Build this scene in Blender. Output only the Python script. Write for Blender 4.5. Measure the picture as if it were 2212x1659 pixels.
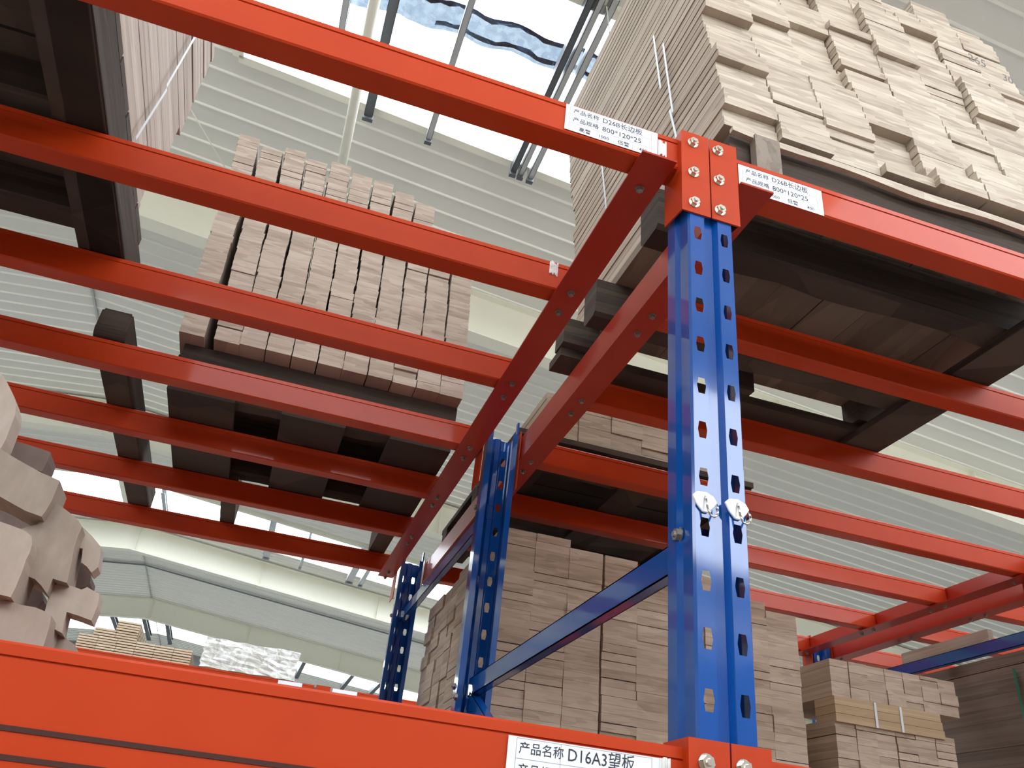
import bpy, bmesh, math, random
from mathutils import Vector, Matrix, Euler
random.seed(7)
C = bpy.context.scene.collection
sc = bpy.context.scene
for o in list(bpy.data.objects): bpy.data.objects.remove(o)

# ------------------------------------------------------------------ camera
RX = Vector((0.947336776577994, -0.3057987737164641, 0.09507965995060326))
RD = Vector((0.23620007257235617, 0.4667360652066247, -0.8522716533783407))
RF = Vector((0.21624652010987142, 0.8298461034607221, 0.5143859320699066))
cam = bpy.data.cameras.new('camera'); co = bpy.data.objects.new('camera', cam); C.objects.link(co)
M = Matrix((( RX.x, -RD.x, -RF.x), (RX.y, -RD.y, -RF.y), (RX.z, -RD.z, -RF.z))).to_4x4()
M.translation = Vector((-0.5410, -0.9588, -0.9725))
co.matrix_world = M
cam.sensor_fit = 'HORIZONTAL'; cam.sensor_width = 36.0; cam.lens = 36.0 * 1819.275 / 2212
cam.clip_start = 0.02; cam.clip_end = 200
sc.camera = co

# ------------------------------------------------------------------ sky and exposure
w = bpy.data.worlds.new('overcast_sky'); sc.world = w; w.use_nodes = True
bg = w.node_tree.nodes['Background']
bg.inputs[0].default_value = (0.97, 0.985, 1.0, 1); bg.inputs[1].default_value = 11.5
sc.view_settings.view_transform = 'Standard'; sc.view_settings.look = 'None'
sc.view_settings.gamma = 1.0; sc.view_settings.exposure = -0.08
sc.view_settings.use_curve_mapping = False
try:
    sc.cycles.max_bounces = 10; sc.cycles.diffuse_bounces = 6; sc.cycles.glossy_bounces = 4
    sc.cycles.transparent_max_bounces = 12
    sc.cycles.sample_clamp_indirect = 12.0
    sc.cycles.use_denoising = True
    sc.cycles.caustics_reflective = False; sc.cycles.caustics_refractive = False
except Exception: pass

# ------------------------------------------------------------------ materials
def mat(name, col, rough=0.5, metal=0.0, coat=0.0, spec=0.5):
    m = bpy.data.materials.new(name); m.use_nodes = True
    b = m.node_tree.nodes['Principled BSDF']
    b.inputs['Base Color'].default_value = (*col, 1)
    b.inputs['Roughness'].default_value = rough
    b.inputs['Metallic'].default_value = metal
    b.inputs['Coat Weight'].default_value = coat
    b.inputs['Coat Roughness'].default_value = 0.06
    b.inputs['Specular IOR Level'].default_value = spec
    return m
def nodes(m): return m.node_tree.nodes, m.node_tree.links, m.node_tree.nodes['Principled BSDF']

def paint(name, col, col2, rough, coat, bump=0.03):
    m = mat(name, col, rough, 0, coat); n, l, b = nodes(m)
    g = n.new('ShaderNodeNewGeometry')
    t = n.new('ShaderNodeTexNoise'); t.inputs['Scale'].default_value = 9; t.inputs['Detail'].default_value = 5
    l.new(g.outputs['Position'], t.inputs['Vector'])
    r = n.new('ShaderNodeMix'); r.data_type = 'RGBA'
    r.inputs[6].default_value = (*col, 1); r.inputs[7].default_value = (*col2, 1)
    l.new(t.outputs['Fac'], r.inputs[0]); l.new(r.outputs[2], b.inputs['Base Color'])
    t2 = n.new('ShaderNodeTexNoise'); t2.inputs['Scale'].default_value = 260; t2.inputs['Detail'].default_value = 2
    l.new(g.outputs['Position'], t2.inputs['Vector'])
    bp = n.new('ShaderNodeBump'); bp.inputs['Strength'].default_value = bump; bp.inputs['Distance'].default_value = 0.001
    l.new(t2.outputs['Fac'], bp.inputs['Height']); l.new(bp.outputs[0], b.inputs['Normal'])
    return m
ORANGE = paint('orange_powder_paint', (0.52, 0.046, 0.005), (0.43, 0.033, 0.003), 0.5, 0.18)
RED = paint('red_orange_powder_paint', (0.42, 0.028, 0.010), (0.34, 0.022, 0.009), 0.45, 0.25)
BLUE = paint('blue_powder_paint', (0.002, 0.080, 0.37), (0.002, 0.066, 0.30), 0.4, 1.0, 0.06)
for m_, io_, sp_, cr_ in ((ORANGE, 1.5, 0.2, 0.08), (RED, 1.45, 0.2, 0.12), (BLUE, 1.62, 0.05, 0.06)):
    b_ = m_.node_tree.nodes['Principled BSDF']; b_.inputs['Coat IOR'].default_value = io_
    b_.inputs['Specular IOR Level'].default_value = sp_; b_.inputs['Coat Roughness'].default_value = cr_
ZINC = mat('zinc_plated_steel', (0.75, 0.73, 0.66), 0.24, 1.0)
DULL = mat('dull_steel', (0.35, 0.33, 0.30), 0.42, 1.0)
SEAM = mat('dark_seam', (0.05, 0.012, 0.008), 0.8)
CREAM = paint('cream_steel_paint', (0.86, 0.85, 0.74), (0.82, 0.81, 0.70), 0.55, 0)
GALV = mat('galvanised_purlin', (0.50, 0.52, 0.53), 0.45, 0.6)
DARKSTEEL = mat('dark_grey_steel', (0.10, 0.11, 0.12), 0.5, 0.3)
SHEET = paint('pale_grey_roof_sheet', (0.76, 0.755, 0.70), (0.72, 0.715, 0.665), 0.42, 0)
RIB = mat('skylit_rib_tone', (0.90, 0.90, 0.84), 0.35)  # skylight catching on the ribs, painted in as a paler colour
STRAP = mat('white_plastic_strap', (0.75, 0.80, 0.86), 0.35)
GREENSTRAP = mat('green_plastic_strap', (0.02, 0.22, 0.12), 0.4)
PAPER = mat('white_paper', (0.86, 0.88, 0.95), 0.22, 0, 0.6)
INK = mat('black_ink', (0.02, 0.02, 0.03), 0.5)
FAINT = mat('grey_ruled_ink', (0.35, 0.36, 0.42), 0.6)
PENCIL = mat('pencil_marks', (0.14, 0.13, 0.12), 0.7)
WHITEPL = mat('white_plastic', (0.85, 0.86, 0.88), 0.3, 0, 0.5)
CONC = paint('grey_concrete', (0.48, 0.47, 0.44), (0.42, 0.41, 0.39), 0.8, 0)
WALLM = paint('pale_wall_cladding', (0.50, 0.51, 0.50), (0.45, 0.46, 0.45), 0.7, 0)
FARWALL = paint('grey_gable_cladding', (0.30, 0.31, 0.31), (0.26, 0.27, 0.27), 0.7, 0)

def wood(name, c1, c2, c3, sx=14, sy=2.2, sz=95, rough=0.7, rnd=0.35, cell=0.42):
    m = mat(name, c1, rough); n, l, b = nodes(m)
    g = n.new('ShaderNodeNewGeometry')
    mp = n.new('ShaderNodeMapping'); mp.inputs['Scale'].default_value = (sx, sy, sz); l.new(g.outputs['Position'], mp.inputs[0])
    v = n.new('ShaderNodeTexVoronoi'); v.inputs['Scale'].default_value = 1.0; l.new(mp.outputs[0], v.inputs['Vector'])
    sep = n.new('ShaderNodeSeparateColor'); l.new(v.outputs['Color'], sep.inputs[0])
    mp2 = n.new('ShaderNodeMapping'); mp2.inputs['Scale'].default_value = (sx*1.2, sy*3, sz*3.2); l.new(g.outputs['Position'], mp2.inputs[0])
    t = n.new('ShaderNodeTexNoise'); t.inputs['Scale'].default_value = 1; t.inputs['Detail'].default_value = 4; l.new(mp2.outputs[0], t.inputs['Vector'])
    oi = n.new('ShaderNodeObjectInfo')
    a = n.new('ShaderNodeMath'); a.operation = 'MULTIPLY'; a.inputs[1].default_value = rnd; l.new(oi.outputs['Random'], a.inputs[0])
    a2 = n.new('ShaderNodeMath'); a2.operation = 'MULTIPLY_ADD'; a2.inputs[1].default_value = cell; l.new(sep.outputs[0], a2.inputs[0]); l.new(a.outputs[0], a2.inputs[2])
    a3 = n.new('ShaderNodeMath'); a3.operation = 'MULTIPLY_ADD'; a3.inputs[1].default_value = 0.5; l.new(t.outputs['Fac'], a3.inputs[0]); l.new(a2.outputs[0], a3.inputs[2])
    cr = n.new('ShaderNodeValToRGB'); l.new(a3.outputs[0], cr.inputs[0])
    cr.color_ramp.elements[0].position = 0.15; cr.color_ramp.elements[0].color = (*c3, 1)
    cr.color_ramp.elements[1].position = 0.95; cr.color_ramp.elements[1].color = (*c2, 1)
    e = cr.color_ramp.elements.new(0.5); e.color = (*c1, 1)
    l.new(cr.outputs[0], b.inputs['Base Color'])
    bp = n.new('ShaderNodeBump'); bp.inputs['Strength'].default_value = 0.25; bp.inputs['Distance'].default_value = 0.001
    l.new(t.outputs['Fac'], bp.inputs['Height']); l.new(bp.outputs[0], b.inputs['Normal'])
    return m
WOOD = wood('planed_hardwood', (0.43, 0.352, 0.275), (0.61, 0.53, 0.43), (0.30, 0.235, 0.18))
WOODM = wood('rosy_hardwood', (0.42, 0.335, 0.275), (0.56, 0.47, 0.40), (0.30, 0.23, 0.185))
WOODE = wood('brown_hardwood', (0.45, 0.355, 0.265), (0.60, 0.49, 0.385), (0.32, 0.245, 0.175))
WOODY = wood('yellowish_hardwood', (0.50, 0.37, 0.22), (0.60, 0.46, 0.30), (0.42, 0.30, 0.17), sx=2)
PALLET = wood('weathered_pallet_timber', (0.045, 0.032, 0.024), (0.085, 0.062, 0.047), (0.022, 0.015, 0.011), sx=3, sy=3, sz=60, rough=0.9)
SLAT = wood('pale_batten_timber', (0.62, 0.47, 0.33), (0.74, 0.60, 0.44), (0.50, 0.36, 0.24))
CURVE = wood('smooth_curved_timber', (0.34, 0.265, 0.215), (0.45, 0.37, 0.31), (0.24, 0.18, 0.14), sx=55, sy=6, sz=9, cell=0.0, rnd=0.45)
KNOT = wood('knotty_grey_block', (0.16, 0.125, 0.095), (0.26, 0.21, 0.165), (0.08, 0.06, 0.045), sx=60, sy=8, sz=30)
WOOD_SHADE = wood('shade_toned_hardwood', (0.17, 0.125, 0.09), (0.25, 0.19, 0.14), (0.11, 0.08, 0.055))  # shade painted into the colour, for right edge stack and leaning stack's lowest boards

def pane_mat():
    m = bpy.data.materials.new('skylight_glazing'); m.use_nodes = True; n = m.node_tree.nodes; l = m.node_tree.links
    n.clear(); out = n.new('ShaderNodeOutputMaterial')
    tr = n.new('ShaderNodeBsdfTransparent'); tr.inputs[0].default_value = (0.94, 0.97, 1, 1)
    gl = n.new('ShaderNodeBsdfGlossy'); gl.inputs['Roughness'].default_value = 0.15
    mx = n.new('ShaderNodeMixShader'); mx.inputs[0].default_value = 0.06
    l.new(tr.outputs[0], mx.inputs[1]); l.new(gl.outputs[0], mx.inputs[2]); l.new(mx.outputs[0], out.inputs[0])
    return m
GLAZE = pane_mat()
def tarp_mat(name, col, tr):
    m = bpy.data.materials.new(name); m.use_nodes = True; n = m.node_tree.nodes; l = m.node_tree.links
    n.clear(); out = n.new('ShaderNodeOutputMaterial')
    d = n.new('ShaderNodeBsdfDiffuse'); d.inputs[0].default_value = (*col, 1)
    t = n.new('ShaderNodeBsdfTransparent'); t.inputs[0].default_value = (*tr, 1)
    tx = n.new('ShaderNodeTexNoise'); tx.inputs['Scale'].default_value = 16
    g = n.new('ShaderNodeNewGeometry'); l.new(g.outputs['Position'], tx.inputs['Vector'])
    r = n.new('ShaderNodeMapRange'); r.inputs[1].default_value = 0.35; r.inputs[2].default_value = 0.7; r.inputs[3].default_value = 0.75; r.inputs[4].default_value = 0.97
    l.new(tx.outputs['Fac'], r.inputs[0])
    mx = n.new('ShaderNodeMixShader'); l.new(r.outputs[0], mx.inputs[0])
    l.new(d.outputs[0], mx.inputs[1]); l.new(t.outputs[0], mx.inputs[2]); l.new(mx.outputs[0], out.inputs[0])
    return m
TARP = tarp_mat('thin_blue_netting', (0.25, 0.50, 0.85), (0.275, 0.30, 0.318))
TARPEDGE = tarp_mat('dark_blue_net_hem', (0.04, 0.08, 0.2), (0.02, 0.03, 0.06))
def film_mat():
    m = mat('clear_shrink_film', (0.93, 0.93, 0.91), 0.3, 0, 0.5); n, l, b = nodes(m)
    t = n.new('ShaderNodeTexNoise'); t.inputs['Scale'].default_value = 14; t.inputs['Detail'].default_value = 3; t.inputs['Distortion'].default_value = 1.2
    g = n.new('ShaderNodeNewGeometry'); l.new(g.outputs['Position'], t.inputs['Vector'])
    r = n.new('ShaderNodeMapRange'); r.inputs[1].default_value = 0.4; r.inputs[2].default_value = 0.62; r.inputs[3].default_value = 0.55; r.inputs[4].default_value = 1.0
    l.new(t.outputs['Fac'], r.inputs[0]); l.new(r.outputs[0], b.inputs['Alpha'])
    bp = n.new('ShaderNodeBump'); bp.inputs['Strength'].default_value = 0.8; bp.inputs['Distance'].default_value = 0.02
    l.new(t.outputs['Fac'], bp.inputs['Height']); l.new(bp.outputs[0], b.inputs['Normal'])
    return m
FILM = film_mat()
CARD = mat('buff_cardboard', (0.62, 0.53, 0.40), 0.8)

# ------------------------------------------------------------------ helpers
def tagit(o, label=None, cat=None, group=None, kind=None):
    if label: o['label'] = label
    if cat: o['category'] = cat
    if group: o['group'] = group
    if kind: o['kind'] = kind
    elif label: o['kind'] = 'thing'
    return o
def empty(name, loc, label=None, cat=None, group=None, kind=None):
    o = bpy.data.objects.new(name, None); o.empty_display_size = 0.05; C.objects.link(o); o.location = loc
    return tagit(o, label, cat, group, kind)
def wl(o):
    v = Vector(o.location); p = o.parent
    while p: v += Vector(p.location); p = p.parent
    return v
def link(name, me, parent=None, loc=(0, 0, 0)):
    o = bpy.data.objects.new(name, me); C.objects.link(o)
    if parent: o.parent = parent; o.location = Vector(loc) - wl(parent)
    else: o.location = loc
    return o
def build(name, bm, m, parent=None, loc=(0, 0, 0), smooth=False):
    me = bpy.data.meshes.new(name); bm.normal_update(); bm.to_mesh(me); bm.free()
    for x in (m if isinstance(m, (list, tuple)) else [m]): me.materials.append(x)
    if smooth:
        for p in me.polygons: p.use_smooth = True
    return link(name, me, parent, loc)
def bx(bm, x0, x1, y0, y1, z0, z1, mi=0):
    v = [bm.verts.new((x, y, z)) for z in (z0, z1) for y in (y0, y1) for x in (x0, x1)]
    for f in ((0, 2, 3, 1), (4, 5, 7, 6), (0, 1, 5, 4), (2, 6, 7, 3), (0, 4, 6, 2), (1, 3, 7, 5)):
        bm.faces.new([v[i] for i in f]).material_index = mi
def tube(bm, a, b, r, n=12, mi=0, r2=None):
    a, b = Vector(a), Vector(b); d = (b - a).normalized(); r2 = r if r2 is None else r2
    u = d.orthogonal().normalized(); w_ = d.cross(u)
    A = [bm.verts.new(a + r*(math.cos(t)*u + math.sin(t)*w_)) for t in [2*math.pi*i/n for i in range(n)]]
    B = [bm.verts.new(b + r2*(math.cos(t)*u + math.sin(t)*w_)) for t in [2*math.pi*i/n for i in range(n)]]
    for i in range(n):
        f = bm.faces.new((A[i], A[(i+1) % n], B[(i+1) % n], B[i])); f.material_index = mi
    bm.faces.new(A[::-1]).material_index = mi; bm.faces.new(B).material_index = mi
def extrude_poly(bm, pts, axis, a0, a1, mi=0):
    """closed polygon pts (2D) extruded along axis; axis 'x': pts=(y,z); 'y': pts=(x,z); 'z': pts=(x,y)"""
    def p3(p, t): return {'x': (t, p[0], p[1]), 'y': (p[0], t, p[1]), 'z': (p[0], p[1], t)}[axis]
    A = [bm.verts.new(p3(p, a0)) for p in pts]; B = [bm.verts.new(p3(p, a1)) for p in pts]; n = len(pts)
    for i in range(n): bm.faces.new((A[i], A[(i+1) % n], B[(i+1) % n], B[i])).material_index = mi
    bm.faces.new(A[::-1]).material_index = mi; bm.faces.new(B).material_index = mi
def fixn(bm): bmesh.ops.recalc_face_normals(bm, faces=bm.faces[:])
_cube = {}
def cube(m, name):
    k = m.name + name
    if k not in _cube:
        bm = bmesh.new(); bx(bm, -.5, .5, -.5, .5, -.5, .5)
        me = bpy.data.meshes.new(name); bm.to_mesh(me); bm.free(); me.materials.append(m); _cube[k] = me
    return _cube[k]
def block(name, m, x0, x1, y0, y1, z0, z1, parent=None, rot=None):
    o = link(name, cube(m, name), parent, ((x0+x1)/2, (y0+y1)/2, (z0+z1)/2))
    o.scale = (x1-x0, y1-y0, z1-z0)
    if rot: o.rotation_euler = rot
    return o
# hexagon bolt, axis -Y, origin at the seat
def bolt_mesh(name, m, r=0.0085, axis='-y', nut=True):
    bm = bmesh.new()
    tube(bm, (0, 0, 0), (0, -0.0015, 0), r*1.25, 16)
    tube(bm, (0, -0.0015, 0), (0, -0.0075, 0), r, 6)
    tube(bm, (0, -0.0075, 0), (0, -0.0105, 0), r*0.55, 10, r2=r*0.45)
    if axis == '-z': bmesh.ops.rotate(bm, verts=bm.verts, cent=(0, 0, 0), matrix=Matrix.Rotation(math.pi/2, 3, 'X'))
    if axis == '-x': bmesh.ops.rotate(bm, verts=bm.verts, cent=(0, 0, 0), matrix=Matrix.Rotation(-math.pi/2, 3, 'Z'))
    fixn(bm)
    me = bpy.data.meshes.new(name); bm.to_mesh(me); bm.free(); me.materials.append(m); return me
BOLT_Y = bolt_mesh('bolt', ZINC); BOLT_Z = bolt_mesh('bolt', DULL, 0.0065, '-z'); BOLT_X = bolt_mesh('bolt', DULL, 0.009, '-x')

# ------------------------------------------------------------------ the hall
RXR, RH, RS = -3.53, 5.0, 0.1                 # ridge x, ridge height, roof slope
def rz(x): return RH - RS*abs(x-RXR)
XL, XR, YN, YF, FZ = -15.0, 14.0, -16.0, 30.5, -2.65
bm = bmesh.new(); bx(bm, XL-30, XR+30, YN-40, YF+5, FZ-0.2, FZ)
tagit(build('floor', bm, CONC), kind='structure')
bm = bmesh.new(); bx(bm, XL-.2, XL, YN, YF, FZ, rz(XL)); tagit(build('wall_left', bm, WALLM), kind='structure')
bm = bmesh.new(); bx(bm, XR, XR+.2, YN, YF, FZ, rz(XR)); tagit(build('wall_right', bm, WALLM), kind='structure')
bm = bmesh.new(); extrude_poly(bm, [(XL, FZ), (XR, FZ), (XR, rz(XR)), (RXR, RH), (XL, rz(XL))], 'y', YF, YF+.2); fixn(bm)
tagit(build('wall_far', bm, FARWALL), kind='structure')
DX0, DX1, DZT = -8.0, 9.0, 1.6        # made-up opening in the unseen front wall, lets in fill light
bm = bmesh.new()
extrude_poly(bm, [(XL, FZ), (DX0, FZ), (DX0, DZT), (DX1, DZT), (DX1, FZ), (XR, FZ), (XR, rz(XR)), (RXR, RH), (XL, rz(XL))], 'y', YN-.2, YN); fixn(bm)
tagit(build('wall_front', bm, WALLM), kind='structure')

# skylights: (x0, x1, y0, y1) openings in the roof sheeting
SKY = [(-1.83, 5.2, 2.63, 4.32), (-4.9, -3.66, 15.1, 16.95), (-3.40, 5.5, 15.1, 16.95), (-9.0, 9.5, 25.4, 28.3),
       (-4.0, 11.5, -11.2, -6.2), (-13.0, -4.4, -10.8, -8.0), (-12.5, -4.8, -4.0, -2.2), (3.2, 12.5, -4.0, -2.2), (-12.5, -5.5, 2.63, 4.32), (6.2, 12.5, 2.63, 4.32), (-12.8, -6.0, 8.6, 10.4)]  # strips out of view: first read off post highlight, rest added for light
ceil = empty('ceiling', (RXR, 0, RH), kind='structure')
PITCH = 0.235
def cut(x0, x1, ya, yb):
    """x intervals of a roof strip not opened by a skylight"""
    iv = [(x0, x1)]
    for a, b, c, d in SKY:
        if (ya+yb)/2 > c and (ya+yb)/2 < d:
            nv = []
            for p, q in iv:
                if b <= p or a >= q: nv.append((p, q)); continue
                if a > p: nv.append((p, a))
                if b < q: nv.append((b, q))
            iv = nv
    return iv
def panel(bm, xa, xb, ya, yb, rib=True):
    za, zb = rz(xa), rz(xb)
    t = 0.05
    def quad(P, mi):
        f = bm.faces.new([bm.verts.new(p) for p in P]); f.material_index = mi
    quad([(xa, ya, za), (xb, ya, zb), (xb, yb, zb), (xa, yb, za)], 0)
    quad([(xa, ya, za+t), (xa, yb, za+t), (xb, yb, zb+t), (xb, ya, zb+t)], 0)
    if rib:   # a small trapezoidal rib standing down from the sheet
        w0, w1, h = 0.024, 0.010, 0.018; yc = ya + 0.02
        A = [(yc-w0/2, 0), (yc-w1/2, -h), (yc+w1/2, -h), (yc+w0/2, 0)]
        for i in range(3):
            quad([(xa, A[i][0], za+A[i][1]-.0005), (xa, A[i+1][0], za+A[i+1][1]-.0005), (xb, A[i+1][0], zb+A[i+1][1]-.0005), (xb, A[i][0], zb+A[i][1]-.0005)], 1)
y = YN; far = bmesh.new(); k = 0
edges = sorted(set([YN, YF] + [e for s in SKY for e in (s[2], s[3])]))
ys = []
for a, b in zip(edges[:-1], edges[1:]):
    n = max(1, round((b-a)/PITCH)); ys += [(a+(b-a)*i/n, a+(b-a)*(i+1)/n) for i in range(n)]
for ya, yb in ys:
    for x0, x1 in ((XL, RXR), (RXR, XR)):
        for xa, xb in cut(x0, x1, ya, yb):
            if 1.0 < ya < 12.2 and (x1 == XR or ya > 4.0):
                bm = bmesh.new(); panel(bm, xa, xb, ya, yb)
                build('roof_panel', bm, [SHEET, RIB], ceil)
            else:
                panel(far, xa, xb, ya, yb)
o = build('roof_panel', far, [SHEET, RIB], ceil); o['kind'] = 'stuff'
# ridge capping strip
bm = bmesh.new(); bx(bm, RXR-.012, RXR+.012, YN, YF, RH-.035, RH-.004)
tagit(build('trim_1', bm, GALV), kind='structure')
for i, yy in enumerate((20.7,)):
    bm = bmesh.new()
    for xa, xb in ((XL, RXR), (RXR, XR)):
        v = [bm.verts.new(p) for p in ((xa, yy, rz(xa)-.05), (xb, yy, rz(xb)-.05), (xb, yy+.14, rz(xb)-.05), (xa, yy+.14, rz(xa)-.05))]; bm.faces.new(v)
    build_o = build('trim_2', bm, DARKSTEEL); tagit(build_o, kind='structure')

# skylight glazing with its frame, one thing-like structure each
for i, (a, b, c, d) in enumerate(SKY):
    root = empty('window_%d' % (i+1), ((a+b)/2, (c+d)/2, rz((a+b)/2)), kind='structure')
    def strip(x0, x1, y0, y1, m, name, z0, z1):
        bm = bmesh.new()
        xs = [x0, x1] if not (x0 < RXR < x1) else [x0, RXR, x1]
        for p, q in zip(xs[:-1], xs[1:]):
            lo = [(p, y0, rz(p)+z0), (q, y0, rz(q)+z0), (q, y1, rz(q)+z0), (p, y1, rz(p)+z0)]
            hi = [(x_, y_, z_+z1-z0) for x_, y_, z_ in lo]
            L = [bm.verts.new(t) for t in lo]; H = [bm.verts.new(t) for t in hi]
            bm.faces.new(L[::-1]); bm.faces.new(H)
            for j in range(4): bm.faces.new((L[j], L[(j+1) % 4], H[(j+1) % 4], H[j]))
        fixn(bm); return build(name, bm, m, root)
    strip(a, b, c, d, GLAZE, 'glass_pane', 0.10, 0.106)
    strip(a, b, c-.05, c+.03, CREAM, 'frame', -0.06, 0.10)
    strip(a, b, d-.03, d+.05, CREAM, 'frame', -0.06, 0.10)
    strip(a-.05, a+.04, c, d, CREAM, 'frame', -0.06, 0.10)
    strip(b-.04, b+.05, c, d, CREAM, 'frame', -0.06, 0.10)
    # daylight portal: lets the renderer sample the sky through the opening
    L = bpy.data.lights.new('skylight_portal', 'AREA'); L.shape = 'RECTANGLE'; L.size = b-a; L.size_y = d-c
    L.cycles.is_portal = True
    lo = bpy.data.objects.new('skylight_portal', L); C.objects.link(lo)
    lo.location = ((a+b)/2, (c+d)/2, rz((a+b)/2)+.12)
    xm = (a+b)/2; lo.rotation_euler = (0, math.atan(RS) * (1 if xm > RXR else -1), 0)
L = bpy.data.lights.new('open_front_portal', 'AREA'); L.shape = 'RECTANGLE'; L.size = DX1-DX0; L.size_y = DZT-FZ; L.cycles.is_portal = True
lo = bpy.data.objects.new('open_front_portal', L); C.objects.link(lo); lo.location = ((DX0+DX1)/2, YN-.1, (FZ+DZT)/2)
lo.rotation_euler = (math.radians(90), 0, 0)

# portal frame rafters (I section, web facing the camera)
def rafter(yw, label, drop=0.56, fl=0.20, stiff=2.65):
    root = empty('roof_rafter', (RXR, yw, RH-drop), label, 'rafter', 'cream roof rafters')
    def prism(z0, z1, y0, y1, name):
        bm = bmesh.new()
        for p, q in ((XL, RXR), (RXR, XR)):
            lo = [(p, y0, rz(p)+z0), (q, y0, rz(q)+z0), (q, y1, rz(q)+z0), (p, y1, rz(p)+z0)]
            L_ = [bm.verts.new(t) for t in lo]; H_ = [bm.verts.new((a_, b_, c_+z1-z0)) for a_, b_, c_ in lo]
            bm.faces.new(L_[::-1]); bm.faces.new(H_)
            for j in range(4): bm.faces.new((L_[j], L_[(j+1) % 4], H_[(j+1) % 4], H_[j]))
        fixn(bm); return build(name, bm, CREAM, root)
    prism(-drop, -.03, yw-.004, yw+.004, 'web'); prism(-drop-.012, -drop, yw-fl/2, yw+fl/2, 'flange'); prism(-.042, -.03, yw-fl/2, yw+fl/2, 'flange')
    x = RXR+.1; 
    for i in range(-4, 7):
        xx = x + i*stiff
        block('stiffener', CREAM, xx-.005, xx+.005, yw-fl/2+.01, yw-.004, rz(xx)-drop, rz(xx)-.05, root)
rafter(0.20, 'cream roof rafter above the front of the orange rack, hidden behind boards')
rafter(6.33, 'nearest visible cream rafter web, behind the leaning board stack')
rafter(12.05, 'cream rafter seen as a short band between rack beams at left')
rafter(17.95, 'wide cream rafter with stiffeners just past the second skylight')
rafter(24.1, 'farthest cream rafter above the shrink wrapped load')
rafter(-5.7, 'cream rafter overhead behind the camera side of the rack')
rafter(-12.4, 'cream rafter over the open end of the hall')

# purlins crossing the skylights, struts, ties
def bar(name, a, b, r, m, label, cat, group=None, n=10):
    bm = bmesh.new(); a = Vector(a); b = Vector(b); tube(bm, (0, 0, 0), b-a, r, n); fixn(bm)
    return tagit(build(name, bm, m, None, a, True), label, cat, group)
def channel(x, y0, y1, z, wdt, h, m, label, group='purlins under the skylight'):
    root = empty('purlin', (x, (y0+y1)/2, z), label, 'purlin', group)
    bm = bmesh.new()
    t = 0.004
    bx(bm, -wdt/2, -wdt/2+t, y0, y1, 0, h); bx(bm, -wdt/2, wdt/2, y0, y1, 0, t); bx(bm, -wdt/2, wdt/2, y0, y1, h-t, h); bx(bm, wdt/2-t, wdt/2, y0, y1, 0, .02)
    o = build('channel', bm, m, root, (x, 0, z))
    block('end_cleat', DARKSTEEL, x-wdt*.6, x+wdt*.6, y1-.03, y1+.01, z-.03, z+.01, root)
for x, wd, m, lb in ((-1.03, .05, GALV, 'thin pale purlin at the left end of the big skylight'), (-0.69, .075, DARKSTEEL, 'dark purlin crossing the big skylight beside the round strut'),
                     (-0.15, .05, GALV, 'pale purlin in the middle of the big skylight'), (0.63, .05, DARKSTEEL, 'dark purlin at the right of the big skylight'),
                     (0.70, .045, GALV, 'pale purlin hugging the dark one at the right of the skylight'), (0.79, .05, GALV, 'pale purlin nearest the leaning board stack')):
    channel(x, 2.45, 3.95 if x < -1 else 4.34, rz(x)-.16, wd, .11, m, lb)
for x, wd, m, lb in ((-2.83, .07, GALV, 'purlin crossing the far skylight behind the timber skid'), (-0.75, .12, GALV, 'broad grey purlin crossing the far skylight'),
                     (-0.02, .05, GALV, 'thin purlin crossing the far skylight right of the broad one'), (1.05, .14, GALV, 'doubled grey purlin near the right of the far skylight'), (1.3, .08, GALV, 'purlin at the right of the far skylight')):
    channel(x, 15.0, 17.05, rz(x)-.19, wd, .10, m, lb, 'purlins under the far skylight')
FARL = ['far dark purlin at the left end of the farthest bright strip, beside the curved blocks', 'far dark purlin second from the left under the farthest bright strip', 'far dark purlin above the batten pile under the farthest bright strip', 'far dark purlin just left of the wrapped load under the farthest strip', 'far dark purlin right of the wrapped load under the farthest strip', 'far dark purlin left of the far blue post under the farthest strip', 'far dark purlin hidden by the far blue post under the farthest strip']
for i, x in enumerate((-4.6, -3.75, -3.1, -1.6, 1.0, 2.5, 3.4)):
    channel(x, 25.2, 28.4, rz(x)-.24, .12, .14, DARKSTEEL, FARL[i], 'purlins under the farthest skylight')
bar('roof_strut', (-0.815, 0.3, 4.2), (-0.80, 6.2, 4.2), .040, CREAM, 'round cream strut tube crossing below the big skylight', 'strut')
bar('tie_rod', (-2.35, 4.75, 4.72), (-1.75, 5.85, 4.66), .005, CREAM, 'thin pale tie rod slanting over the ceiling left of the tall column stack', 'tie rod')
bar('tie_rod', (1.35, 5.35, 4.35), (0.2, 6.2, 4.45), .006, CREAM, 'thin pale tie rod rising towards the leaning board stack', 'tie rod')
bar('tie_rod', (0.72, 2.45, 4.3), (1.05, 3.05, 4.3), .004, CREAM, 'thin wire hanging across the skylight beside the leaning stack', 'tie rod')
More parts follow.
